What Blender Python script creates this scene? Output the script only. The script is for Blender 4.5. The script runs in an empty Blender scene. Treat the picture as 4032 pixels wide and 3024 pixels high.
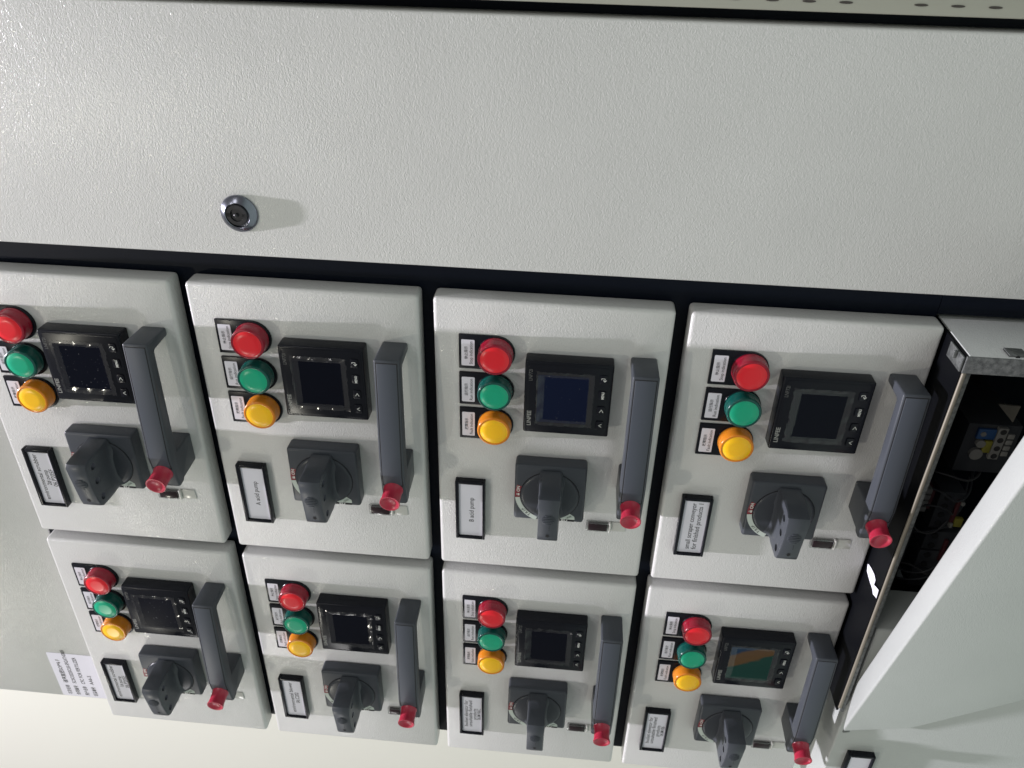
import bpy, bmesh, math, random
from mathutils import Vector, Matrix

random.seed(7)
sc = bpy.context.scene
col = sc.collection
Z0 = 1.2                       # height of the U = 0 line above the floor


def W(U, V, H=0.0):            # panel coordinates (down, left, out of the panel) -> world
    return Vector((-V, -H, Z0 - U))


# ------------------------------------------------------------------ camera
cd = bpy.data.cameras.new('camera')
cam = bpy.data.objects.new('camera', cd)
col.objects.link(cam)
R = [(0.9958326, -0.02209153, 0.08848389),
     (0.06554587, 0.84797518, -0.52596752),
     (-0.06341271, 0.52957535, 0.84588934)]


def cv(r):
    return Vector((-r[1], r[2], -r[0]))


right, down, fwd = cv(R[0]), cv(R[1]), cv(R[2])
M = Matrix((( right.x, -down.x, -fwd.x), (right.y, -down.y, -fwd.y), (right.z, -down.z, -fwd.z))).to_4x4()
M.translation = W(0.30608, -0.27773, 0.56293)
cam.matrix_world = M
cd.sensor_width = 36
cd.sensor_fit = 'HORIZONTAL'
cd.lens = 36 * 3187 / 4032
cd.clip_start = 0.01
cd.clip_end = 50
cd.dof.use_dof = True
cd.dof.focus_distance = 0.64
cd.dof.aperture_fstop = 20
sc.camera = cam

# ------------------------------------------------------------------ light
sc.view_settings.view_transform = 'Standard'
sc.view_settings.look = 'None'
sc.view_settings.exposure = 0
sc.view_settings.gamma = 1
w = bpy.data.worlds.new('World')
sc.world = w
w.use_nodes = True
bg = w.node_tree.nodes['Background']
bg.inputs[0].default_value = (0.985, 0.97, 0.965, 1)
bg.inputs[1].default_value = 0.29


def area(name, p, target, sx, sy, power, colour=(1, 1, 1)):
    l = bpy.data.lights.new(name, 'AREA')
    l.shape = 'RECTANGLE'
    l.size, l.size_y = sx, sy
    l.energy = power
    l.color = colour
    o = bpy.data.objects.new(name, l)
    col.objects.link(o)
    o.location = p
    o.rotation_euler = (Vector(target) - Vector(p)).to_track_quat('-Z', 'Y').to_euler()
    return o


mid = W(0.2, 0.2)
area('ceiling_lamp_or_fill', W(-7.0, 0.38, 0.93), mid, 0.16, 0.16, 970, (1, 0.95, 1.04))      # nearly in line with the fronts
area('ceiling_lamp_or_fill', W(-2.1, 0.62, 3.0), mid, 0.08, 0.08, 19, (1, 0.95, 0.80))
area('ceiling_lamp_or_fill', W(-2.1, -1.5, 2.2), mid, 0.9, 0.30, 11, (1, 0.97, 0.96))
area('ceiling_lamp_or_fill', W(-1.98, 3.41, 2.2), mid, 0.07, 0.07, 18, (1, 0.96, 0.84))
area('ceiling_lamp_or_fill', W(-1.9, -3.2, 3.0), mid, 1.4, 1.0, 22, (1, 0.97, 0.96))  # added fill light, not a real lamp; lifts the shaded parts
area('ceiling_lamp_or_fill', W(-1.6, 6.4, 2.8), mid, 1.2, 1.0, 28, (1, 0.98, 0.97))  # second added fill, set where its highlight misses the fronts



# ------------------------------------------------------------------ materials
def mat(name, rgb, rough=0.5, metal=0.0, coat=0.0, spec=0.5, **k):
    m = bpy.data.materials.new(name)
    m.use_nodes = True
    b = m.node_tree.nodes['Principled BSDF']
    b.inputs['Base Color'].default_value = (*rgb, 1)
    b.inputs['Roughness'].default_value = rough
    b.inputs['Metallic'].default_value = metal
    b.inputs['Coat Weight'].default_value = coat
    b.inputs['Specular IOR Level'].default_value = spec
    return m


def nt(m):
    return m.node_tree.nodes, m.node_tree.links, m.node_tree.nodes['Principled BSDF']


def coords(m, scale, rnd=True):
    N, Lk, b = nt(m)
    tc = N.new('ShaderNodeTexCoord')
    mp = N.new('ShaderNodeMapping')
    mp.inputs['Scale'].default_value = scale if hasattr(scale, '__len__') else (scale,) * 3
    if rnd:
        oi = N.new('ShaderNodeObjectInfo')
        mu = N.new('ShaderNodeVectorMath')
        mu.operation = 'MULTIPLY_ADD'
        cx = N.new('ShaderNodeCombineXYZ')
        Lk.new(oi.outputs['Random'], cx.inputs[0])
        Lk.new(oi.outputs['Random'], cx.inputs[2])
        mu.inputs[1].default_value = (3, 3, 3)
        Lk.new(cx.outputs[0], mu.inputs[0])
        Lk.new(tc.outputs['Object'], mu.inputs[2])
        Lk.new(mu.outputs[0], mp.inputs['Vector'])
    else:
        Lk.new(tc.outputs['Object'], mp.inputs['Vector'])
    return mp.outputs[0]


def noise(m, vec, scale, detail=2, rough=0.5, dist=0.0):
    N, Lk, b = nt(m)
    n = N.new('ShaderNodeTexNoise')
    n.inputs['Scale'].default_value = scale
    n.inputs['Detail'].default_value = detail
    n.inputs['Roughness'].default_value = rough
    n.inputs['Distortion'].default_value = dist
    Lk.new(vec, n.inputs['Vector'])
    return n.outputs['Fac']


def ramp(m, fac, stops):
    N, Lk, b = nt(m)
    r = N.new('ShaderNodeValToRGB')
    e = r.color_ramp.elements
    while len(e) < len(stops):
        e.new(0.5)
    for k, (p, c) in enumerate(stops):
        e[k].position = p
        e[k].color = (*c, 1) if hasattr(c, '__len__') else (c, c, c, 1)
    Lk.new(fac, r.inputs[0])
    return r.outputs[0]


def bump(m, h, strength, dist):
    N, Lk, b = nt(m)
    bp = N.new('ShaderNodeBump')
    bp.inputs['Strength'].default_value = strength
    bp.inputs['Distance'].default_value = dist
    Lk.new(h, bp.inputs['Height'])
    Lk.new(bp.outputs[0], b.inputs['Normal'])
    return bp


def paint(name, rgb, amount=1.0, rough=0.45):
    m = mat(name, rgb, rough, spec=0.2)
    N, Lk, b = nt(m)
    v = coords(m, 1.0)
    vs_ = N.new('ShaderNodeVectorMath')
    vs_.operation = 'MULTIPLY'
    Lk.new(v, vs_.inputs[0])
    vs_.inputs[1].default_value = (0.8, 1, 1.25)
    a = noise(m, vs_.outputs[0], 620, 2.0, 0.5, 1.1)
    f = noise(m, v, 900, 1, 0.5)
    ad = N.new('ShaderNodeMath')
    ad.operation = 'MULTIPLY_ADD'
    Lk.new(f, ad.inputs[0])
    ad.inputs[1].default_value = 0.13
    Lk.new(a, ad.inputs[2])
    bp = bump(m, ad.outputs[0], 1.0, 0.00036 * amount)
    b.inputs['Coat Weight'].default_value = 0.6
    cr = N.new('ShaderNodeMapRange')
    cr.inputs['To Min'].default_value = 0.07
    cr.inputs['To Max'].default_value = 0.17
    Lk.new(noise(m, v, 16, 4, 0.65), cr.inputs['Value'])
    Lk.new(cr.outputs[0], b.inputs['Coat Roughness'])
    b.inputs['Coat IOR'].default_value = 1.5
    Lk.new(bp.outputs[0], b.inputs['Coat Normal'])
    big = noise(m, v, 9, 3, 0.6)
    c = ramp(m, big, [(0.3, tuple(x * 0.97 for x in rgb)), (0.7, tuple(x * 1.03 for x in rgb))])
    Lk.new(c, b.inputs['Base Color'])
    return m


MP = paint('grey_textured_paint', (0.55, 0.55, 0.54))
MP2 = paint('grey_green_shaded_paint', (0.375, 0.395, 0.38), 0.6)  # shade and greenish floor bounce put into the grey paint colour
M_BODY = mat('black_body_paint', (0.0035, 0.0055, 0.011), 0.42, spec=0.12)
M_BLK = mat('black_plastic', (0.007, 0.008, 0.012), 0.24, spec=0.17)
M_GREY = mat('dark_grey_plastic', (0.052, 0.058, 0.068), 0.34, spec=0.22)
M_DIAL = mat('dial_grey_plastic', (0.040, 0.045, 0.054), 0.30, spec=0.22)
M_INLAY = mat('handle_inlay_plastic', (0.060, 0.068, 0.084), 0.40, spec=0.22)
M_HOLE = mat('hole_black', (0.002, 0.002, 0.003), 0.8)
M_SLOT = mat('slot_shadow_brown', (0.035, 0.03, 0.025), 0.7)
M_PAPER = mat('label_paper', (0.66, 0.65, 0.72), 0.55)
M_INK = mat('printed_ink', (0.01, 0.01, 0.012), 0.6)
M_WHITE_INK = mat('white_print', (0.62, 0.64, 0.60), 0.6)
M_SCALE = mat('pale_scale_print', (0.52, 0.58, 0.53), 0.6)
M_REDP = mat('dark_red_print', (0.20, 0.012, 0.022), 0.45)
M_LOGO = mat('silver_print', (0.25, 0.25, 0.24), 0.5)
M_LOGO2 = mat('dim_silver_print', (0.10, 0.10, 0.10), 0.5)
M_KNOB = mat('red_release_button', (0.36, 0.018, 0.045), 0.33)
N_, L_, B_ = nt(M_KNOB)
B_.inputs['Subsurface Weight'].default_value = 0.15
B_.inputs['Subsurface Radius'].default_value = (0.004, 0.001, 0.001)
M_CHROME = mat('dark_chrome', (0.20, 0.21, 0.25), 0.22, 1.0)
M_GUN = mat('lock_core_black', (0.03, 0.03, 0.035), 0.3, 0.4)
M_GALV = mat('galvanised_steel', (0.22, 0.23, 0.22), 0.5, 0.4)
c_ = ramp(M_GALV, noise(M_GALV, coords(M_GALV, 1.0), 240, 3, 0.7), [(0.3, (0.05, 0.055, 0.055)), (0.7, (0.16, 0.17, 0.165))])
M_GALV.node_tree.links.new(c_, nt(M_GALV)[2].inputs['Base Color'])
M_TAN = mat('bare_brass_edge', (0.22, 0.20, 0.16), 0.5, 0.3)
M_WALL = mat('cream_wall_paint', (0.68, 0.68, 0.60), 0.8)
M_FLOOR = mat('green_floor_paint', (0.27, 0.33, 0.29), 0.5)
M_POST = mat('frame_post_paint', (0.33, 0.33, 0.28), 0.5)


def lens_mat(name, rgb, sss=0.35, rough=0.3):
    m = mat(name, rgb, rough, coat=0.06, spec=0.35)
    N, Lk, b = nt(m)
    b.inputs['Subsurface Weight'].default_value = sss
    b.inputs['Subsurface Radius'].default_value = tuple(0.004 * max(c, 0.05) for c in rgb)
    b.inputs['Coat Roughness'].default_value = 0.25
    return m


LENS = {
    'red': (lens_mat('red_lens_face', (0.70, 0.015, 0.026)), lens_mat('red_lens_rim', (0.24, 0.007, 0.022), 0.2, 0.22)),
    'green': (lens_mat('green_lens_face', (0.005, 0.36, 0.20)), lens_mat('green_lens_rim', (0.004, 0.070, 0.058), 0.2, 0.22)),
    'yellow': (lens_mat('amber_lens_face', (0.90, 0.51, 0.010)), lens_mat('amber_lens_rim', (0.60, 0.20, 0.014), 0.3, 0.22)),
}


def clear_mat(name, tint, gloss, rough, diff=(0.5, 0.5, 0.5), diff_amt=0.1):
    m = bpy.data.materials.new(name)
    m.use_nodes = True
    N, Lk = m.node_tree.nodes, m.node_tree.links
    N.clear()
    out = N.new('ShaderNodeOutputMaterial')
    tr = N.new('ShaderNodeBsdfTransparent')
    tr.inputs[0].default_value = (*tint, 1)
    gl = N.new('ShaderNodeBsdfGlossy')
    gl.inputs['Roughness'].default_value = rough
    df = N.new('ShaderNodeBsdfDiffuse')
    df.inputs[0].default_value = (*diff, 1)
    m1 = N.new('ShaderNodeMixShader')
    m1.inputs[0].default_value = gloss
    m2 = N.new('ShaderNodeMixShader')
    m2.inputs[0].default_value = diff_amt
    Lk.new(tr.outputs[0], m1.inputs[1])
    Lk.new(gl.outputs[0], m1.inputs[2])
    Lk.new(m1.outputs[0], m2.inputs[1])
    Lk.new(df.outputs[0], m2.inputs[2])
    Lk.new(m2.outputs[0], out.inputs[0])
    return m, m2, df


M_FILM, _, _ = clear_mat('crumpled_clear_film', (0.95, 0.95, 0.95), 0.045, 0.12, (0.7, 0.7, 0.72), 0.008)
M_CLEAR, _, _ = clear_mat('clear_latch_plastic', (0.85, 0.86, 0.85), 0.12, 0.08, (0.6, 0.62, 0.6), 0.04)
M_MILK = mat('milky_latch_plastic', (0.50, 0.50, 0.47), 0.22, coat=0.5)


def screen_mat(name, kind):
    m = mat(name, (0.004, 0.005, 0.010), 0.07, spec=0.07)
    N, Lk, b = nt(m)
    v = coords(m, 1.0)
    if kind == 'rainbow_reflection':
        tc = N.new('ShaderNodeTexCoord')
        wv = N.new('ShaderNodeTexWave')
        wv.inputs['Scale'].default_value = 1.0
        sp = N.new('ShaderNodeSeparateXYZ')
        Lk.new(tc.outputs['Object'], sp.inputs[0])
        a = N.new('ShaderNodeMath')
        a.operation = 'MULTIPLY_ADD'          # film's reflected colours painted as slanted bands on the screen
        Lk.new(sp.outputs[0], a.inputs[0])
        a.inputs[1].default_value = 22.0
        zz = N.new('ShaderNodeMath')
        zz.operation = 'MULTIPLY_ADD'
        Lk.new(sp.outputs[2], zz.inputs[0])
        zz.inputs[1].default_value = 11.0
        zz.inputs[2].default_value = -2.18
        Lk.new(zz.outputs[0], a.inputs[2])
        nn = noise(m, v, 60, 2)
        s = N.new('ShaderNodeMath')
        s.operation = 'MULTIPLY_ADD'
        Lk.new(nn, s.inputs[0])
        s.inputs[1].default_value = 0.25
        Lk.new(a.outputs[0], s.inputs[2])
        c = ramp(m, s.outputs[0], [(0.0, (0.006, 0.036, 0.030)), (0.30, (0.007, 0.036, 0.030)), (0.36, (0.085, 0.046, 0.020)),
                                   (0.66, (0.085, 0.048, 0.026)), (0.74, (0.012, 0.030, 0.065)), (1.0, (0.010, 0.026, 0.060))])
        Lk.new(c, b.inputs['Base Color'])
    else:
        sp = noise(m, v, 420, 2.5, 0.6)
        hi = {'dusty': 0.70, 'clean': 0.78, 'blue_reflection': 0.72}[kind]
        base = (0.006, 0.010, 0.030) if kind == 'blue_reflection' else (0.004, 0.005, 0.010)  # blue kind: a bluish reflection tinted into the base colour
        c = ramp(m, sp, [(hi - 0.02, base), (hi + 0.03, (0.09, 0.09, 0.10))])
        Lk.new(c, b.inputs['Base Color'])
    return m


SCR = {k: screen_mat('screen_' + k, k) for k in ('dusty', 'clean', 'blue_reflection', 'rainbow_reflection')}


# ------------------------------------------------------------------ mesh helpers
class Frame:
    """local frame of one thing: origin at (U0, V0) in panel coordinates, vertices relative to the root"""
    def __init__(self, ru=0.188, rv=0.141):
        self.ru, self.rv = ru, rv

    def __call__(self, U, V, H=0.0):
        return Vector((-(V - self.rv), -H, self.ru - U))


def link(name, me, mats, parent=None, smooth=False):
    o = bpy.data.objects.new(name, me)
    for m in (mats if isinstance(mats, (list, tuple)) else [mats]):
        me.materials.append(m)
    if smooth:
        for p in me.polygons:
            p.use_smooth = True
    col.objects.link(o)
    if parent is not None:
        o.parent = parent
    return o


def done(bm, name, mats, parent=None, smooth=True, angle=35):
    bmesh.ops.recalc_face_normals(bm, faces=bm.faces)
    if smooth:
        for f in bm.faces:
            f.smooth = True
        for e in bm.edges:
            if len(e.link_faces) == 2 and e.calc_face_angle(0) > math.radians(angle):
                e.smooth = False
    me = bpy.data.meshes.new(name)
    bm.to_mesh(me)
    bm.free()
    return link(name, me, mats, parent)


def box(bm, F, U0, U1, V0, V1, H0, H1, bev=0.0, seg=2, mi=0):
    vs = [bm.verts.new(F(u, v, h)) for u in (U0, U1) for v in (V0, V1) for h in (H0, H1)]
    idx = [(0, 1, 3, 2), (4, 6, 7, 5), (0, 4, 5, 1), (2, 3, 7, 6), (0, 2, 6, 4), (1, 5, 7, 3)]
    fs = [bm.faces.new([vs[i] for i in q]) for q in idx]
    for f in fs:
        f.material_index = mi
    if bev:
        es = list({e for f in fs for e in f.edges})
        r = bmesh.ops.bevel(bm, geom=es, offset=bev, segments=seg, profile=0.5, affect='EDGES')
        for f in r['faces']:
            f.material_index = mi
    return fs


def prism(bm, F, pts, axis, a, b, bev=0.0, seg=2, mi=0):
    """pts: polygon; axis 'U': pts are (V,H) extruded U a->b; axis 'H': pts are (U,V) extruded H a->b"""
    def P(p, t):
        return F(t, p[0], p[1]) if axis == 'U' else F(p[0], p[1], t)
    A = [bm.verts.new(P(p, a)) for p in pts]
    B = [bm.verts.new(P(p, b)) for p in pts]
    n = len(pts)
    fs = [bm.faces.new(A), bm.faces.new(B[::-1])]
    for i in range(n):
        fs.append(bm.faces.new((A[i], B[i], B[(i + 1) % n], A[(i + 1) % n])))
    for f in fs:
        f.material_index = mi
    if bev:
        bmesh.ops.recalc_face_normals(bm, faces=fs)
        es = list({e for f in fs for e in f.edges if e.calc_face_angle(0) > math.radians(20)})
        r = bmesh.ops.bevel(bm, geom=es, offset=bev, segments=seg, profile=0.5, affect='EDGES')
        for f in r['faces']:
            f.material_index = mi


def lathe(bm, F, U, V, prof, n=48, mi=0, mis=None, axis=None):
    """prof: (radius, H) list.  axis: optional (dU,dV,dH) direction"""
    rings = []
    o = F(U, V, 0)
    hx = F(U, V, 1) - o
    ex, ez = Vector((1, 0, 0)), Vector((0, 0, 1))
    if axis:
        base = F(U, V, axis[3])
        hx = (F(U + axis[0], V + axis[1], axis[2]) - F(U, V, 0)).normalized()
        ex = hx.orthogonal().normalized()
        ez = hx.cross(ex).normalized()
        o = base
    for r, h in prof:
        if r < 1e-7:
            rings.append([bm.verts.new(o + hx * h)])
        else:
            rings.append([bm.verts.new(o + hx * h + (ex * math.cos(2 * math.pi * i / n) + ez * math.sin(2 * math.pi * i / n)) * r) for i in range(n)])
    for k in range(len(rings) - 1):
        a, b = rings[k], rings[k + 1]
        m_ = mis[k] if mis else mi
        for i in range(n):
            j = (i + 1) % n
            if len(a) == 1 and len(b) == 1:
                continue
            if len(b) == 1:
                f = bm.faces.new((a[i], a[j], b[0]))
            elif len(a) == 1:
                f = bm.faces.new((a[0], b[j], b[i]))
            else:
                f = bm.faces.new((a[i], a[j], b[j], b[i]))
            f.material_index = m_


def text_bm(bm, F, s, U, V, H, size=None, width=None, d=(0, -1), bold=0.0, thick=0.00006, align='CENTER', squeeze=1.0, mi=0):
    """flat lettering; d is the reading direction in (U,V)"""
    c = bpy.data.curves.new('t', 'FONT')
    c.body = s
    c.size = 1
    c.offset = bold
    c.extrude = 0
    c.fill_mode = 'FRONT'
    c.resolution_u = 3
    o = bpy.data.objects.new('t', c)
    col.objects.link(o)
    bpy.context.view_layer.update()
    dg = bpy.context.evaluated_depsgraph_get()
    me = bpy.data.meshes.new_from_object(o.evaluated_get(dg))
    if len(me.vertices) == 0:
        bpy.data.objects.remove(o)
        return 0
    xs = [v.co.x for v in me.vertices]
    x0, x1 = min(xs), max(xs)
    k = size if size else width / (x1 - x0)
    kx = k * squeeze
    if size and width:
        kx = width / (x1 - x0)
    ox = {'CENTER': (x0 + x1) / 2, 'LEFT': x0, 'RIGHT': x1}[align]
    up = (d[1], -d[0])
    tmp = bmesh.new()
    tmp.from_mesh(me)
    mp = {}
    for v in tmp.verts:
        tx, ty = (v.co.x - ox) * kx, (v.co.y - 0.35) * k
        mp[v.index] = bm.verts.new(F(U + d[0] * tx + up[0] * ty, V + d[1] * tx + up[1] * ty, H + thick))
    for f in tmp.faces:
        try:
            nf = bm.faces.new([mp[v.index] for v in f.verts])
            nf.material_index = mi
        except ValueError:
            pass
    tmp.free()
    bpy.data.objects.remove(o)
    bpy.data.meshes.remove(me)
    return (x1 - x0) * kx


def flat_done(bm, name, m, parent, F):
    # lettering faces must look outwards
    out = (F(0, 0, 1) - F(0, 0, 0))
    for f in bm.faces:
        f.normal_update()
        if f.normal.dot(out) < 0:
            f.normal_flip()
    me = bpy.data.meshes.new(name)
    bm.to_mesh(me)
    bm.free()
    return link(name, me, m, parent)


def poly(bm, F, pts, H, mi=0):
    f = bm.faces.new([bm.verts.new(F(u, v, H)) for u, v in pts])
    f.material_index = mi


def stroke(bm, F, pts, wdt, H, mi=0):
    for (a, b) in zip(pts, pts[1:]):
        du, dv = b[0] - a[0], b[1] - a[1]
        l = math.hypot(du, dv)
        nu, nv = -dv / l * wdt / 2, du / l * wdt / 2
        eu, ev = du / l * wdt / 2, dv / l * wdt / 2
        poly(bm, F, [(a[0] + nu - eu, a[1] + nv - ev), (b[0] + nu + eu, b[1] + nv + ev),
                     (b[0] - nu + eu, b[1] - nv + ev), (a[0] - nu - eu, a[1] - nv - ev)], H, mi)


def tag(o, label=None, cat=None, group=None, kind=None):
    if label: o['label'] = label
    if cat: o['category'] = cat
    if group: o['group'] = group
    if kind: o['kind'] = kind
    return o


def root_at(name, U, V, H=0.0):
    o = bpy.data.objects.new(name, None)
    o.empty_display_size = 0.02
    col.objects.link(o)
    o.location = W(U, V, H)
    return o


def rrect(U0, U1, V0, V1, r, n=5):
    pts = []
    for cu, cv_, a0 in ((U1 - r, V1 - r, 0), (U0 + r, V1 - r, 90), (U0 + r, V0 + r, 180), (U1 - r, V0 + r, 270)):
        for k in range(n + 1):
            a = math.radians(a0 + 90 * k / n)
            pts.append((cu + r * math.cos(a), cv_ + r * math.sin(a)))
    return pts


# ------------------------------------------------------------------ setting
G = Frame(0, 0)


def GF(U, V, H=0.0):
    return W(U, V, H)


bm = bmesh.new()
vs = [bm.verts.new(p) for p in ((-9, 2.1, -0.6), (6, 2.1, -0.6), (6, 2.1, 4.6), (-9, 2.1, 4.6))]
bm.faces.new(vs)
tag(done(bm, 'wall', M_WALL), kind='structure')
bm = bmesh.new()
vs = [bm.verts.new(p) for p in ((-9, -8, 0), (6, -8, 0), (6, 2.1, 0), (-9, 2.1, 0))]
bm.faces.new(vs)
tag(done(bm, 'floor', M_FLOOR), kind='structure')

# --- cabinet body
cab = root_at('switchgear_cabinet', 1.15, 0.1, -0.3)
tag(cab, 'grey switchgear cabinet carcass with black frame bars between the drawer fronts', 'cabinet')


def CF(U, V, H=0.0):
    return W(U, V, H) - W(1.15, 0.1, -0.3)


bm = bmesh.new()
box(bm, CF, -0.2120, 0.5885, -0.212, 0.5735, -0.30, -0.0215, 0.0)
box(bm, CF, 0.5890, 1.15, -0.212, -0.0010, -0.30, -0.0215, 0.0)
done(bm, 'frame', M_BODY, cab)
bm = bmesh.new()
box(bm, CF, -0.75, -0.2125, 0.0, 0.5740, -0.30, -0.0205, 0.0015)
done(bm, 'upper_panel', MP, cab)
bm = bmesh.new()
box(bm, CF, -0.75, -0.2125, -0.212, -0.0005, -0.30, -0.0215, 0.0)
done(bm, 'frame_bar', M_BODY, cab)
bm = bmesh.new()
box(bm, CF, 0.589, 1.15, 0.0, 0.5735, -0.30, -0.165, 0.0)
done(bm, 'back_plate', M_BODY, cab)

# slotted corner post at the right of the cabinet
bm = bmesh.new()
box(bm, GF, -0.75, 0.95, -0.2235, -0.2117, -0.28, 0.0005, 0.0012, 3)
post = done(bm, 'frame_post', M_POST)
tag(post, 'pale slotted corner post running beside the tall blank door', 'post')
for u in (0.3965, 0.4190, 0.4414, 0.4637, 0.5086, 0.5305, 0.5526, 0.6, 0.622):
    bm = bmesh.new()
    prism(bm, GF, [(u + 0.0042 * math.cos(a / 16 * 2 * math.pi), -0.2177 + 0.0008 * math.sin(a / 16 * 2 * math.pi)) for a in range(16)], 'H', 0.0006, 0.0009)
    done(bm, 'slot', M_SLOT, post, smooth=False)
bm = bmesh.new()
box(bm, GF, 0.50, 0.95, -0.34, -0.2245, -0.06, -0.012, 0.002)
box(bm, GF, -0.75, 0.4995, -0.34, -0.2245, -0.06, -0.012, 0.002)
tag(done(bm, 'side_panel', MP2), 'grey side panel, shade tinted into its colour, beyond the slotted corner post', 'panel')

# tall blank door
bd = root_at('blank_door', 0.95, -0.1145, -0.0205)


def BF(U, V, H=0.0):
    return W(U, V, H) - bd.location


tag(bd, 'tall blank light grey textured cabinet door with one round lock', 'door')
bm = bmesh.new()
box(bm, BF, -0.75, 0.95, -0.2040, -0.0257, -0.0205, 0.0, 0.0018, 3)
done(bm, 'door_panel', MP, bd)
bm = bmesh.new()
lathe(bm, BF, 0.0558, -0.0602, [(0.0142, 0), (0.0144, 0.0008), (0.0141, 0.0016), (0.0132, 0.0024), (0.0101, 0.0052), (0.0096, 0.0054), (0.0092, 0.0050), (0.0090, 0.0030), (0, 0.0030)], 64)
lk = done(bm, 'lock', M_CHROME, bd)
bm = bmesh.new()
lathe(bm, BF, 0.0550, -0.0602, [(0.0082, 0.0031), (0.0082, 0.0042), (0.0078, 0.0046), (0.0050, 0.0046), (0.0048, 0.0034), (0, 0.0034)], 48)
lathe(bm, BF, 0.0545, -0.0600, [(0.0015, 0.0034), (0.0015, 0.0050), (0.0008, 0.0055), (0, 0.0056)], 16)
done(bm, 'lock_core', M_GUN, lk)
bm = bmesh.new()
box(bm, BF, 0.0550 - 0.0080, 0.0550 - 0.0045, -0.0618, -0.0590, 0.0032, 0.00475)
box(bm, BF, 0.0550 + 0.0045, 0.0550 + 0.0080, -0.0610, -0.0582, 0.0032, 0.00475)
done(bm, 'key_slot', M_HOLE, lk)

# paper sticker on the upper panel
bm = bmesh.new()
prism(bm, GF, rrect(-0.2722, -0.2135, 0.4955, 0.5722, 0.002), 'H', -0.0204, -0.0202)
st = done(bm, 'paper_sticker', M_PAPER)
tag(st, 'white paper sticker with four printed lines on the panel above the drawers', 'sticker')
bm = bmesh.new()
for u, a, b in ((-0.2618, '项目名称', '硫基复肥SOP*6 F'), (-0.2515, '合同编号', 'SCISO202SIO20-SPGATHER01'), (-0.2405, '用户名称', 'CFC FOR FERTILIZER'), (-0.2300, '设备编号', 'AA6-5')):
    text_bm(bm, GF, a, u, 0.5690, -0.0202, width=0.0165, size=0.0058, align='LEFT', bold=0.012)
    wd = {'硫': 0.041, 'S': 0.058, 'C': 0.047, 'A': 0.0160}[b[0]]
    text_bm(bm, GF, b, u, 0.5480, -0.0202, width=wd, size=0.0066, align='LEFT', bold=0.012)
flat_done(bm, 'lettering', M_INK, st, GF)

# ------------------------------------------------------------------ drawer unit
F = Frame()
PLY = [0.0448, 0.0790, 0.1138]           # V of the three lamps
PL0 = [0.0301, 0.0650, 0.0996]           # V of the left plate edges
LAMP = [('red', '停止指示', 'Stop indication'), ('green', '运行指示', 'Run indication'), ('yellow', '故障指示', 'Fault indication')]


def make_lever_mesh():
    bm = bmesh.new()
    cu, cvv = 0.1008, 0.1775
    st = [(0.1492, 0.0360, 0.0070), (0.1498, 0.0470, 0.0084), (0.1512, 0.0525, 0.0089), (0.1545, 0.0545, 0.0090), (0.1640, 0.0538, 0.0086), (0.1740, 0.0528, 0.0083),
          (0.1840, 0.0514, 0.0083), (0.1930, 0.0498, 0.0086), (0.1985, 0.0482, 0.0087), (0.2010, 0.0450, 0.0085), (0.2022, 0.0380, 0.0080)]
    rows = []
    for v, ht, hw in st:
        w2 = min(0.0138, math.sqrt(max(1e-6, 0.0255 ** 2 - (v - cvv) ** 2)) * 0.94)
        w2 = max(w2, hw + 0.0006)
        pr = [(-w2, 0.0166), (-(hw * 0.6 + w2 * 0.4), 0.0185), (-(hw * 0.85 + w2 * 0.15), 0.0215), (-(hw + 0.0005), 0.026), (-hw, ht - 0.0012), (-hw + 0.0003, ht - 0.0004), (-hw + 0.0011, ht)]
        full = pr + [(hw * 0.0, ht + 0.0002)] + [(-a, b) for a, b in pr[::-1]]
        rows.append([bm.verts.new(F(cu + a, v, b)) for a, b in full])
    for r0, r1 in zip(rows, rows[1:]):
        for i in range(len(r0) - 1):
            bm.faces.new((r0[i], r0[i + 1], r1[i + 1], r1[i]))
        bm.faces.new((r0[-1], r0[0], r1[0], r1[-1]))
    bm.faces.new(rows[0][::-1])
    bm.faces.new(rows[-1])
    bmesh.ops.recalc_face_normals(bm, faces=bm.faces)
    me = bpy.data.meshes.new('lever_raw')
    bm.to_mesh(me)
    bm.free()
    o = bpy.data.objects.new('lever_raw', me)
    col.objects.link(o)
    bm = bmesh.new()
    for v, h in ((0.1585, 0.0440), (0.1745, 0.0432), (0.1925, 0.0420)):
        n = 24
        A = [bm.verts.new(F(0.080, v + 0.0033 * math.cos(2 * math.pi * i / n), h + 0.0030 * math.sin(2 * math.pi * i / n))) for i in range(n)]
        B = [bm.verts.new(F(0.122, v + 0.0033 * math.cos(2 * math.pi * i / n), h + 0.0030 * math.sin(2 * math.pi * i / n))) for i in range(n)]
        bm.faces.new(A)
        bm.faces.new(B[::-1])
        for i in range(n):
            bm.faces.new((A[i], B[i], B[(i + 1) % n], A[(i + 1) % n]))
    bmesh.ops.recalc_face_normals(bm, faces=bm.faces)
    me2 = bpy.data.meshes.new('cut')
    bm.to_mesh(me2)
    bm.free()
    c = bpy.data.objects.new('cut', me2)
    col.objects.link(c)
    md = o.modifiers.new('b', 'BOOLEAN')
    md.object = c
    md.operation = 'DIFFERENCE'
    md.solver = 'EXACT'
    bpy.context.view_layer.update()
    dg = bpy.context.evaluated_depsgraph_get()
    res = bpy.data.meshes.new_from_object(o.evaluated_get(dg))
    bpy.data.objects.remove(o)
    bpy.data.objects.remove(c)
    bm = bmesh.new()
    bm.from_mesh(res)
    for f in bm.faces:
        f.smooth = True
    for e in bm.edges:
        if len(e.link_faces) == 2 and e.calc_face_angle(0) > math.radians(38):
            e.smooth = False
    bm.to_mesh(res)
    bm.free()
    res.name = 'lever'
    return res


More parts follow.
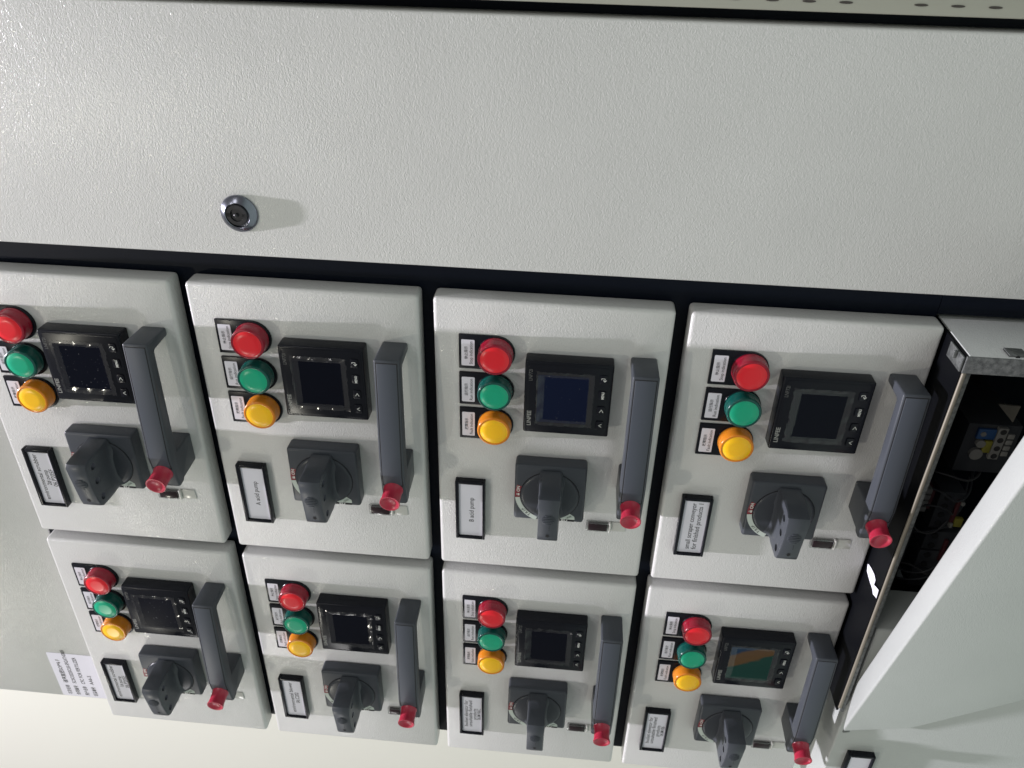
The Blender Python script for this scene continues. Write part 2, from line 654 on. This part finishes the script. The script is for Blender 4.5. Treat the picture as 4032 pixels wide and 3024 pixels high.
def film_mesh(U0, U1, V0, V1, H):
    """crumpled protective film: flat middle, wrinkled rolled-up rim"""
    bm = bmesh.new()
    n = 30
    rnd = random.Random(3)
    g = {}
    for i in range(n + 1):
        for j in range(n + 1):
            a, b = i / n, j / n
            e = min(a, 1 - a, b, 1 - b)
            k = max(0, 1 - e / 0.10)
            ru = 0.0005 * k * rnd.uniform(-1, 1)
            rv = 0.0005 * k * rnd.uniform(-1, 1)
            u = U0 + (U1 - U0) * (0.05 + 0.9 * a if k == 0 else a) + ru
            v = V0 + (V1 - V0) * b + rv
            h = H + 0.0001 + k * (0.0012 * abs(math.sin(a * 11 + b * 9)) + 0.0003 * rnd.random())
            g[i, j] = bm.verts.new(F(u, v, h))
    for i in range(n):
        for j in range(n):
            a, b = (i + 0.5) / n, (j + 0.5) / n
            if min(a, 1 - a, b, 1 - b) < 0.10:
                bm.faces.new((g[i, j], g[i + 1, j], g[i + 1, j + 1], g[i, j + 1]))
    for v in [v for v in bm.verts if not v.link_faces]:
        bm.verts.remove(v)
    return bm


def make_name_plate(root, FF=F):
    bm = bmesh.new()
    U0, U1, V0, V1 = 0.0159, 0.0427, 0.1758, 0.2427
    t = 0.0029
    box(bm, FF, U0, U0 + t, V0, V1, 0, 0.0068, 0.0006)
    box(bm, FF, U1 - t * 0.8, U1, V0, V1, 0, 0.0068, 0.0006)
    box(bm, FF, U0 + t, U1 - t * 0.8, V0, V0 + t, 0, 0.0067, 0.0005)
    box(bm, FF, U0 + t, U1 - t * 0.8, V1 - t * 0.8, V1, 0, 0.0067, 0.0005)
    fr = done(bm, 'name_plate', M_BLK, root)
    bm = bmesh.new()
    prism(bm, FF, [(U0 + t + .0002, V0 + t + .0002), (U1 - t * .8 - .0002, V0 + t + .0002), (U1 - t * .8 - .0002, V1 - t * .8 - .0002), (U0 + t + .0002, V1 - t * .8 - .0002)], 'H', 0.003, 0.0042)
    done(bm, 'paper_insert', M_PAPER, fr, smooth=False)
    return fr


def make_unit():
    root = root_at('drawer_unit', 0.188, 0.141)
    bm = bmesh.new()
    box(bm, F, 0, 0.1885, 0, 0.2815, -0.0205, 0.0, 0.0033, 4)
    done(bm, 'door_panel', MP, root)
    # indicator lamps
    for (cname, zh, en), pv, p0 in zip(LAMP, PLY, PL0):
        face, rim = LENS[cname]
        bm = bmesh.new()
        lathe(bm, F, 0.0506, pv, [(0.0138, 0.003), (0.0142, 0.0034), (0.0142, 0.0062), (0.0139, 0.0066), (0.0139, 0.0072), (0.0139, 0.0120), (0.0138, 0.0138), (0.0134, 0.0146), (0.0122, 0.0149), (0.0116, 0.0145), (0.0113, 0.0145), (0.0109, 0.0149), (0.006, 0.0151), (0, 0.0151)],
              56, mis=[1, 1, 1, 1, 1, 1, 1, 1, 1, 0, 0, 0, 0])
        lp = done(bm, 'indicator_lamp', [face, rim], root, angle=60)
        lp['label'] = {'red': 'red indicator lamp', 'green': 'green indicator lamp', 'yellow': 'amber indicator lamp'}[cname]
        bm = bmesh.new()
        c0 = p0 + 0.01555
        pts = [(0.0204, p0), (0.0204, p0 + 0.0311)] + [(0.0505 + 0.01555 * math.cos(a), c0 + 0.01555 * math.sin(a)) for a in [math.radians(90 - 180 * k / 20) for k in range(21)]]
        prism(bm, F, pts, 'H', 0.0, 0.0022, 0.0004, 2)
        lathe(bm, F, 0.0506, pv, [(0.0147, 0.0021), (0.0147, 0.0028), (0.0144, 0.0032), (0.0134, 0.0032)], 56)
        bp = done(bm, 'base_plate', M_BLK, lp)
        bm = bmesh.new()
        u0, u1, v0, v1 = 0.0226, 0.0333, p0 + 0.0042, p0 + 0.0281
        prism(bm, F, rrect(u0, u1, v0, v1, 0.0008, 3), 'H', 0.0021, 0.0026)
        done(bm, 'paper_tag', M_PAPER, lp, smooth=False)
        bm = bmesh.new()
        text_bm(bm, F, zh, 0.0263, (v0 + v1) / 2, 0.0026, size=0.0031, width=0.0118, bold=0.012)
        text_bm(bm, F, en, 0.0303, (v0 + v1) / 2, 0.0026, size=0.0037, width=0.0208, bold=0.006)
        flat_done(bm, 'lettering', M_INK, lp, F)
    # meter
    bm = bmesh.new()
    box(bm, F, 0.0750, 0.1451, 0.0434, 0.1114, 0, 0.0147, 0.0017, 3)
    prism(bm, F, rrect(0.0772, 0.1432, 0.0455, 0.1094, 0.004), 'H', 0.0140, 0.0150, 0.0003, 2)
    mt = done(bm, 'panel_meter', M_BLK, root)
    bm = bmesh.new()
    prism(bm, F, rrect(0.0856, 0.1262, 0.0548, 0.0998, 0.0012, 3), 'H', 0.0146, 0.0152)
    done(bm, 'screen', SCR['clean'], mt, smooth=False)
    bm = film_mesh(0.0846, 0.1305, 0.0515, 0.1022, 0.0153)
    done(bm, 'protective_film', M_FILM, mt, angle=80)
    for k, pv in enumerate((0.0555, 0.0703, 0.0850, 0.0992)):
        bm = bmesh.new()
        prism(bm, F, rrect(0.1376 - 0.0033, 0.1376 + 0.0031, pv - 0.0040, pv + 0.0040, 0.0012, 4), 'H', 0.0146, 0.0160, 0.0003, 2)
        b = done(bm, 'button', M_BLK, mt)
        bm = bmesh.new()
        h = 0.0161
        if k == 0:
            stroke(bm, F, [(0.1358, pv - 0.0012), (0.1384, pv - 0.0012), (0.1384, pv + 0.0016)], 0.0004, h)
            stroke(bm, F, [(0.1372, pv + 0.0004), (0.1384, pv + 0.0018), (0.1396, pv + 0.0004)], 0.0004, h)
            stroke(bm, F, [(0.1358, pv - 0.0012), (0.1358, pv - 0.0002)], 0.0004, h)
        elif k == 1:
            text_bm(bm, F, 'MENU', 0.1378, pv, 0.0160, size=0.0030, width=0.0066, bold=0.015, mi=0)
        elif k == 2:
            stroke(bm, F, [(0.1364, pv + 0.0012), (0.1378, pv - 0.0013), (0.1392, pv + 0.0012)], 0.0004, h)
        else:
            stroke(bm, F, [(0.1388, pv - 0.0014), (0.1366, pv), (0.1388, pv + 0.0014)], 0.0004, h)
        flat_done(bm, 'button_symbol', M_WHITE_INK, mt, F)
    bm = bmesh.new()
    text_bm(bm, F, 'LINFEE', 0.0795, 0.0968, 0.0150, size=0.0047, width=0.0144, bold=0.02)
    text_bm(bm, F, 'LNF72I', 0.0797, 0.0556, 0.0150, size=0.0042, width=0.0102, mi=1)
    flat_done(bm, 'lettering', [M_LOGO, M_LOGO2], mt, F)
    # rotary switch
    bm = bmesh.new()
    box(bm, F, 0.0695, 0.1313, 0.1456, 0.2058, 0, 0.0155, 0.0026, 4)
    sw = done(bm, 'rotary_switch', M_GREY, root)
    bm = bmesh.new()
    lathe(bm, F, 0.1003, 0.1775, [(0.0254, 0.0150), (0.0254, 0.0160), (0.0249, 0.0166), (0.0225, 0.0172), (0.015, 0.0184), (0, 0.0190)], 72)
    lathe(bm, F, 0.1003, 0.1775, [(0.0260, 0.0152), (0.0260, 0.01563), (0.0252, 0.01563)], 72, mi=1)
    done(bm, 'dial', [M_DIAL, M_HOLE], sw, angle=70)
    me = make_lever_mesh()
    lv = link('lever', me, M_GREY, sw)
    bm = bmesh.new()
    lathe(bm, F, 0.1008, 0.1715, [(0.0058, 0.0525), (0.0058, 0.0537), (0.0056, 0.0538), (0, 0.0538)], 36)
    for k in range(6):
        vv = 0.1715 - 0.0045 + k * 0.0018
        wd = math.sqrt(max(0.0052 ** 2 - (vv - 0.1715) ** 2, 1e-7))
        box(bm, F, 0.1008 - wd, 0.1008 + wd, vv - 0.00045, vv + 0.00045, 0.0530, 0.0547 - 0.00012 * k, 0.0003, 2)
    done(bm, 'ribbed_grip', M_GREY, sw)
    bm = bmesh.new()
    bm.faces.new([bm.verts.new(F(u, v, 0.05005 + (0.193 - v) * 0.26)) for u, v in
                  ((0.0996, 0.1900), (0.1020, 0.1900), (0.1020, 0.1920), (0.1029, 0.1920), (0.1008, 0.1944), (0.0987, 0.1920), (0.0996, 0.1920))])
    stroke(bm, F, [(0.1020, 0.1790), (0.1020, 0.1840)], 0.00025, 0.0528)
    flat_done(bm, 'arrow', M_HOLE, sw, F)

    def arc(a0, a1, r0, r1, n=14):
        ps = []
        for k in range(n + 1):
            a = math.radians(a0 + (a1 - a0) * k / n)
            ps.append((0.1003 - r1 * math.cos(a), 0.1775 + r1 * math.sin(a)))
        for k in range(n, -1, -1):
            a = math.radians(a0 + (a1 - a0) * k / n)
            ps.append((0.1003 - r0 * math.cos(a), 0.1775 + r0 * math.sin(a)))
        return ps
    bm = bmesh.new()
    for a0, a1, mi in ((-20, 6.5, 0), (7, 68, 1)):
        n = 12
        for k in range(n):
            b0, b1 = a0 + (a1 - a0) * k / n, a0 + (a1 - a0) * (k + 1) / n
            q = []
            for a, r in ((b0, 0.0259), (b0, 0.0302), (b1, 0.0302), (b1, 0.0259)):
                a = math.radians(a)
                q.append((0.1003 - r * math.cos(a), 0.1775 + r * math.sin(a)))
            poly(bm, F, q, 0.01558, mi)
    poly(bm, F, [(0.1100, 0.2022), (0.1106, 0.2008), (0.1189, 0.1956), (0.1232, 0.1987), (0.1236, 0.2022)], 0.01558, 1)
    poly(bm, F, [(0.1080, 0.2024), (0.1236, 0.2024), (0.1232, 0.2046), (0.1080, 0.2046)], 0.01558, 2)
    flat_done(bm, 'scale_marking', [M_REDP, M_SCALE, M_HOLE], sw, F)
    bm = bmesh.new()
    text_bm(bm, F, 'ON', 0.0729, 0.1716, 0.0156, size=0.0040, bold=0.02)
    text_bm(bm, F, 'EU', 0.1145, 0.2035, 0.0156, size=0.0027, d=(1, 0), bold=0.02, width=0.0052)
    poly(bm, F, [(0.0725, 0.1764), (0.0740, 0.1764), (0.0740, 0.1788), (0.0725, 0.1788)], 0.01566)
    stroke(bm, F, [(0.0726, 0.1768), (0.0715, 0.1769), (0.0715, 0.1783), (0.0726, 0.1784)], 0.0003, 0.01566)
    for ch, an in (('T', 52), ('R', 45.5), ('I', 40.5), ('P', 36)):
        a = math.radians(an)
        text_bm(bm, F, ch, 0.1003 - 0.0280 * math.cos(a), 0.1775 + 0.0280 * math.sin(a), 0.0156, size=0.0036, d=(-math.sin(a), -math.cos(a)), bold=0.015, mi=1)
    text_bm(bm, F, 'RESET', 0.1180, 0.2000, 0.0156, size=0.0022, d=(-0.80, 0.60), mi=1)
    flat_done(bm, 'lettering', [M_WHITE_INK, M_INK], sw, F)
    # name plate frame
    make_name_plate(root)
    # pull handle
    bm = bmesh.new()
    prof = [(0.0415, 0.0), (0.0402, 0.0335), (0.149, 0.0400), (0.1808, 0.0352), (0.1818, 0.0335), (0.1815, 0.0268), (0.1790, 0.0250), (0.1770, 0.0), (0.1478, 0.0), (0.1478, 0.0270), (0.0515, 0.0240), (0.0500, 0.0225), (0.0490, 0.0)]
    prism(bm, F, prof, 'U', 0.1580, 0.1787, 0.0017, 3)
    hd = done(bm, 'pull_handle', M_GREY, root, angle=50)
    bm = bmesh.new()
    pr = [(0.0430, 0.0330), (0.0430, 0.03405), (0.1485, 0.04035), (0.1590, 0.03880), (0.1590, 0.0375), (0.1485, 0.0390)]
    prism(bm, F, pr, 'U', 0.1602, 0.1765, 0.0006, 3)
    done(bm, 'inlay', M_INLAY, hd, angle=50)
    bm = bmesh.new()
    pr = [(0.0424, 0.0325), (0.0424, 0.03378), (0.1485, 0.04012), (0.1598, 0.03850), (0.1598, 0.0372), (0.1485, 0.0385)]
    prism(bm, F, pr, 'U', 0.1597, 0.1770, 0.0, 2)
    done(bm, 'inlay_groove', M_HOLE, hd, smooth=False)
    bm = bmesh.new()
    lathe(bm, F, 0.1681, 0.1643, [(0.0084, -0.001), (0.0084, 0.0008), (0.0079, 0.0012), (0.0078, 0.0100), (0.0080, 0.0135), (0.0086, 0.0155), (0.0085, 0.0163), (0.0078, 0.0164), (0.0068, 0.0158), (0.0055, 0.0148), (0.003, 0.0140), (0, 0.0138)], 48, axis=(0, 0.155, 0.988, 0.0376))
    done(bm, 'release_button', M_KNOB, hd, angle=60)
    # clear latch window
    bm = bmesh.new()
    box(bm, F, 0.1345, 0.1550, 0.2140, 0.2252, 0.0, 0.0036, 0.0012, 2)
    lt = done(bm, 'latch_window', M_CLEAR, root)
    bm = bmesh.new()
    box(bm, F, 0.1368, 0.1540, 0.2158, 0.2235, 0.0002, 0.0040, 0.0005)
    done(bm, 'latch_slot', mat('latch_slot_brown', (0.020, 0.012, 0.014), 0.2, spec=0.25), lt)
    bm = bmesh.new()
    box(bm, F, 0.1551, 0.1575, 0.2142, 0.2250, 0.0, 0.0038, 0.0008, 2)
    prism(bm, F, [(0.1575, 0.2144), (0.1700, 0.2141), (0.1708, 0.2246), (0.1575, 0.2249)], 'H', 0.0, 0.0014, 0.0005)
    done(bm, 'latch_tongue', M_MILK, lt)
    return root


def copy_tree(o, parent=None):
    c = o.copy()
    col.objects.link(c)
    c.parent = parent
    for ch in list(o.children):
        copy_tree(ch, c)
    return c


GRP = 'drawer units in two columns on the cabinet'
proto = make_unit()
UNITS = [
    (1, 0, ['environmental scrubber', '2# pump', '06.P205F'], 'dusty', 'drawer unit with name plate reading environmental scrubber 2# pump 06.P205F'),
    (2, 0, ['A acid pump'], 'clean', 'drawer unit with name plate reading A acid pump'),
    (3, 0, ['B acid pump'], 'blue_reflection', 'drawer unit with name plate reading B acid pump'),
    (4, 0, ['small scraper conveyor', 'for finished products 1'], 'clean', 'drawer unit with name plate reading small scraper conveyor for finished products 1'),
    (1, 1, ['environmental scrubber', '1# pump', '06.P205E'], 'dusty', 'drawer unit with name plate number 06.P205E beside the paper sticker'),
    (2, 1, ['environmental blower', '06.C202'], 'clean', 'drawer unit with name plate reading environmental blower 06.C202'),
    (3, 1, ['bucket elevator for', 'unsuitable finished', 'products', '06.M106C'], 'clean', 'drawer unit with name plate reading bucket elevator and number 06.M106C'),
    (4, 1, ['bucket elevator for', 'unsuitable finished', 'products', '06.M106'], 'rainbow_reflection', 'drawer unit with name plate number 06.M106 and coloured film reflection on its meter'),
]


def name_text(plate, lines, FF=F):
    bm = bmesh.new()
    n = len(lines)
    size = 0.0062 if n < 4 else 0.0056
    lead = 0.0060 if n < 4 else 0.0047
    uc = 0.0301
    for k, s in enumerate(lines):
        u = uc + (k - (n - 1) / 2) * lead
        wd = min(0.0535, 0.00255 * len(s))
        if n == 4:
            wd = 0.00235 * len(s)
        text_bm(bm, FF, s, u, 0.2094, 0.0042, size=size, width=wd, bold=0.008)
    flat_done(bm, 'lettering', M_INK, plate, FF)


for k, (i, c, lines, scr, label) in enumerate(UNITS):
    r = proto if k == 0 else copy_tree(proto)
    U0 = 0.2 * (i - 2) - (0.0015 if i == 1 else 0)
    r.location = W(U0 + 0.188, c * 0.2934 + 0.141, 0)
    tag(r, label, 'drawer', GRP)
    for p in r.children:
        if p.name.startswith('name_plate'):
            for q in list(p.children):
                if q.name.startswith('lettering'):
                    bpy.data.objects.remove(q)
            name_text(p, lines)
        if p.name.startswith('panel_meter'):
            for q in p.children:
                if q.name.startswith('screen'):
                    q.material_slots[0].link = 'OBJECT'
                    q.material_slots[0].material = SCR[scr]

# ------------------------------------------------------------------ pulled-out compartment below the fourth row
pc = root_at('pulled_out_compartment', 1.0, 0.2, 0.0)
tag(pc, 'open drawer compartment pulled forward below the fourth row with galvanised rim', 'compartment')


def PF(U, V, H=0.0):
    return W(U, V, H) - pc.location


bm = bmesh.new()
box(bm, PF, 0.5905, 0.5925, 0.0040, 0.400, -0.15, 0.0365)
box(bm, PF, 0.5926, 1.0, 0.398, 0.400, -0.15, 0.030)
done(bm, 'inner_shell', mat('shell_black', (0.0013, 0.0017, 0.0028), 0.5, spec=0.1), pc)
bm = bmesh.new()
box(bm, PF, 0.5930, 1.0, 0.0030, 0.0045, -0.15, 0.0370, 0.0003)
done(bm, 'side_sheet', MP2, pc)
bm = bmesh.new()
box(bm, PF, 0.5905, 1.0, 0.0031, 0.0168, 0.0366, 0.0384, 0.0005)
box(bm, PF, 0.5940, 0.5972, 0.0168, 0.400, 0.0366, 0.0382, 0.0004)
done(bm, 'rim', M_GALV, pc)
bm = bmesh.new()
box(bm, PF, 0.5908, 0.5939, 0.0165, 0.395, 0.0367, 0.0390, 0.0009, 3)
done(bm, 'rim_edge', M_TAN, pc)
bm = bmesh.new()
box(bm, PF, 0.5888, 0.5903, 0.0045, 0.0165, 0.012, 0.0366, 0.0004)
prism(bm, PF, rrect(0.5860, 0.5888, 0.0045, 0.0105, 0.001, 3), 'H', 0.026, 0.0275, 0.0003)
done(bm, 'corner_bracket', M_GALV, pc)
bm = bmesh.new()
box(bm, PF, 0.6200, 0.6330, 0.0010, 0.0028, 0.024, 0.0350, 0.0006)
done(bm, 'side_catch', M_GALV, pc)
bm = bmesh.new()
lathe(bm, PF, 0.6260, 0.0030, [(0.0016, 0.0352), (0.0016, 0.0356), (0, 0.0356)], 16)
done(bm, 'catch_hole', M_HOLE, pc)
# fittings inside, the compartment's shade darkened into their colours
hz = -0.05
M_DW = mat('contactor_white_shaded', (0.11, 0.11, 0.105), 0.6)
M_WIRE = mat('wire_shaded', (0.02, 0.02, 0.022), 0.6)
M_DB = mat('contactor_blue_shaded', (0.006, 0.036, 0.11), 0.6)
M_DY = mat('tag_yellow_shaded', (0.12, 0.11, 0.010), 0.6)
M_DR = mat('terminal_red_shaded', (0.035, 0.002, 0.005), 0.6)
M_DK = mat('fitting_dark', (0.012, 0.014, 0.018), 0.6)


def fit(name, parts):
    bm = bmesh.new()
    ms = []
    for kind, m, *a in parts:
        if m not in ms:
            ms.append(m)
        mi = ms.index(m)
        if kind == 'b':
            box(bm, PF, *a, 0.0004, 2, mi)
        elif kind == 'c':
            u, v, r, h0, h1 = a
            lathe(bm, PF, u, v, [(r, h0), (r, h1), (0, h1)], 24, mi)
        elif kind == 'p':
            prism(bm, PF, a[0], 'H', a[1], a[2], 0, 2, mi)
    return done(bm, name, ms, pc)


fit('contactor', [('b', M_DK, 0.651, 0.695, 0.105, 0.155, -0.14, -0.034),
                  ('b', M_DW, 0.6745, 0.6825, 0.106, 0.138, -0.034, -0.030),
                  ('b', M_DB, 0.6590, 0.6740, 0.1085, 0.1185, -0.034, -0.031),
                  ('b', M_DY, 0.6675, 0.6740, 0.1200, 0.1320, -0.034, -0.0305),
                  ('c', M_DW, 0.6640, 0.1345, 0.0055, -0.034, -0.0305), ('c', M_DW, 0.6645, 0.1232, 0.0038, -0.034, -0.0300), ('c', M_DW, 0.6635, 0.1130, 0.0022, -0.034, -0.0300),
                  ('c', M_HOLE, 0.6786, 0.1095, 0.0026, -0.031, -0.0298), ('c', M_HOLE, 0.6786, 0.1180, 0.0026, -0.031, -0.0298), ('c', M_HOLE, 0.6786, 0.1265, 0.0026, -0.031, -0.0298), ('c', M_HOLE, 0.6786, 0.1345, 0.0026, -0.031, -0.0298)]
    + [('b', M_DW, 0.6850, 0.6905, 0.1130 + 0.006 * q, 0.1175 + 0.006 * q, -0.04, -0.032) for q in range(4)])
fit('warning_triangle', [('p', mat('triangle_pale_shaded', (0.07, 0.065, 0.055), 0.6), [(0.6653, 0.0822), (0.6836, 0.0828), (0.6825, 0.0991)], -0.032, -0.030)])
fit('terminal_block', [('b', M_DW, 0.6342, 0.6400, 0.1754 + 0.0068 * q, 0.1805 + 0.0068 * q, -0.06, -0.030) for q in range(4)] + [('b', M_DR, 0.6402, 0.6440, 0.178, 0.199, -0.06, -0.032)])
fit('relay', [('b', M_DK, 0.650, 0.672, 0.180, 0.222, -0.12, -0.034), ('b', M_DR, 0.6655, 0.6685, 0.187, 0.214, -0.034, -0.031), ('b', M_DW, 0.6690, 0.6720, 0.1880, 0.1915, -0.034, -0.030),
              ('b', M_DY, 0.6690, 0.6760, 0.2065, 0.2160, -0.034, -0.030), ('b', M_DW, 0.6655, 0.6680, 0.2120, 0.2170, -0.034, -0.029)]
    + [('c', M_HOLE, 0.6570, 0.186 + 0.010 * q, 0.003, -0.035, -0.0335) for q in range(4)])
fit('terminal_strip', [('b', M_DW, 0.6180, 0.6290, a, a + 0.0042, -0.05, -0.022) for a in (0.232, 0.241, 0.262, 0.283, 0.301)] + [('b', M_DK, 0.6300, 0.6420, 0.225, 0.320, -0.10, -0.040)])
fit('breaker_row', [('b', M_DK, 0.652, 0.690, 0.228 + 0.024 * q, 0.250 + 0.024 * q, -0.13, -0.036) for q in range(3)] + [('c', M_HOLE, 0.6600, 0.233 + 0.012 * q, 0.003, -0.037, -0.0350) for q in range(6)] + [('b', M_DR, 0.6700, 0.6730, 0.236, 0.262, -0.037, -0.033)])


def cable(name, pts, r, m):
    c = bpy.data.curves.new(name, 'CURVE')
    c.dimensions = '3D'
    c.bevel_depth = r
    c.bevel_resolution = 2
    sp = c.splines.new('BEZIER')
    sp.bezier_points.add(len(pts) - 1)
    for bp, p in zip(sp.bezier_points, pts):
        bp.co = PF(*p)
        bp.handle_left_type = bp.handle_right_type = 'AUTO'
    o = bpy.data.objects.new(name, c)
    col.objects.link(o)
    c.materials.append(m)
    bpy.context.view_layer.update()
    me = bpy.data.meshes.new_from_object(o.evaluated_get(bpy.context.evaluated_depsgraph_get()))
    bpy.data.objects.remove(o)
    return link(name, me, [], pc, smooth=True)


for q in range(9):
    r_ = random.Random(q)
    v0 = 0.150 + 0.019 * q
    cable('wire', [(0.690, v0, -0.07), (0.668 + r_.uniform(-.006, .006), v0 + r_.uniform(-.01, .02), -0.030 + r_.uniform(-.01, .006)), (0.645, v0 + r_.uniform(0, .03), -0.028 + r_.uniform(-.01, .004)), (0.628, v0 + r_.uniform(.0, .03), -0.05)], 0.0010, M_DK if q % 3 else M_WIRE)

# torn white tape lying on the top of the pulled-out compartment
bm = bmesh.new()
tp = [(0.2385, 0.0035), (0.2441, 0.0065), (0.2461, 0.0171), (0.2436, 0.0213), (0.2470, 0.0260), (0.2487, 0.0300), (0.2482, 0.0345), (0.2472, 0.0364),
      (0.2371, 0.0364), (0.2390, 0.0320), (0.2412, 0.0263), (0.2375, 0.0243), (0.2349, 0.0198), (0.2362, 0.0110), (0.2372, 0.0055)]
rn = random.Random(5)
A = [bm.verts.new(GF(0.5903 - 0.0002 - 0.0012 * rn.random(), v, h)) for v, h in tp]
f = bm.faces.new(A)
bmesh.ops.triangulate(bm, faces=[f])
tape = done(bm, 'tape_scrap', mat('white_tape', (0.72, 0.72, 0.80), 0.45), smooth=False)
md = tape.modifiers.new('s', 'SOLIDIFY')
md.thickness = 0.0003
tag(tape, 'torn scrap of white tape stuck on the black top of the pulled-out compartment', 'tape')

# ajar door of that compartment
ad = root_at('ajar_door', 1.0, 0.42, 0.04)
tag(ad, 'blank grey door, shade tinted into its colour, standing ajar in front of the open compartment', 'door')


def AF(U, V, H=0.0):
    return W(U, V, H - 0.15 * (U - 0.6)) - ad.location


bm = bmesh.new()
prism(bm, AF, [(0.4249, 0.0419), (0.3649, 0.0345), (-0.016, 0.1215), (-0.010, 0.1455)], 'U', 0.600, 1.0, 0.0024, 3)
done(bm, 'door_panel', MP2, ad)
bm = bmesh.new()
box(bm, AF, 0.606, 0.64, 0.4270, 0.440, 0.020, 0.034, 0.002)
done(bm, 'hinge', M_GALV, ad)

# lower unit of the far column, pushed slightly forward
lu = root_at('lower_unit', 0.79, 0.431, 0.032)
tag(lu, 'grey drawer unit half hidden behind the ajar door at the bottom right', 'drawer')
FL = Frame(0.188, 0.141)
bm = bmesh.new()
box(bm, FL, 0, 0.39, 0, 0.2815, -0.0525, 0.0, 0.0022, 3)
done(bm, 'door_panel', MP2, lu)
make_name_plate(lu, FL)
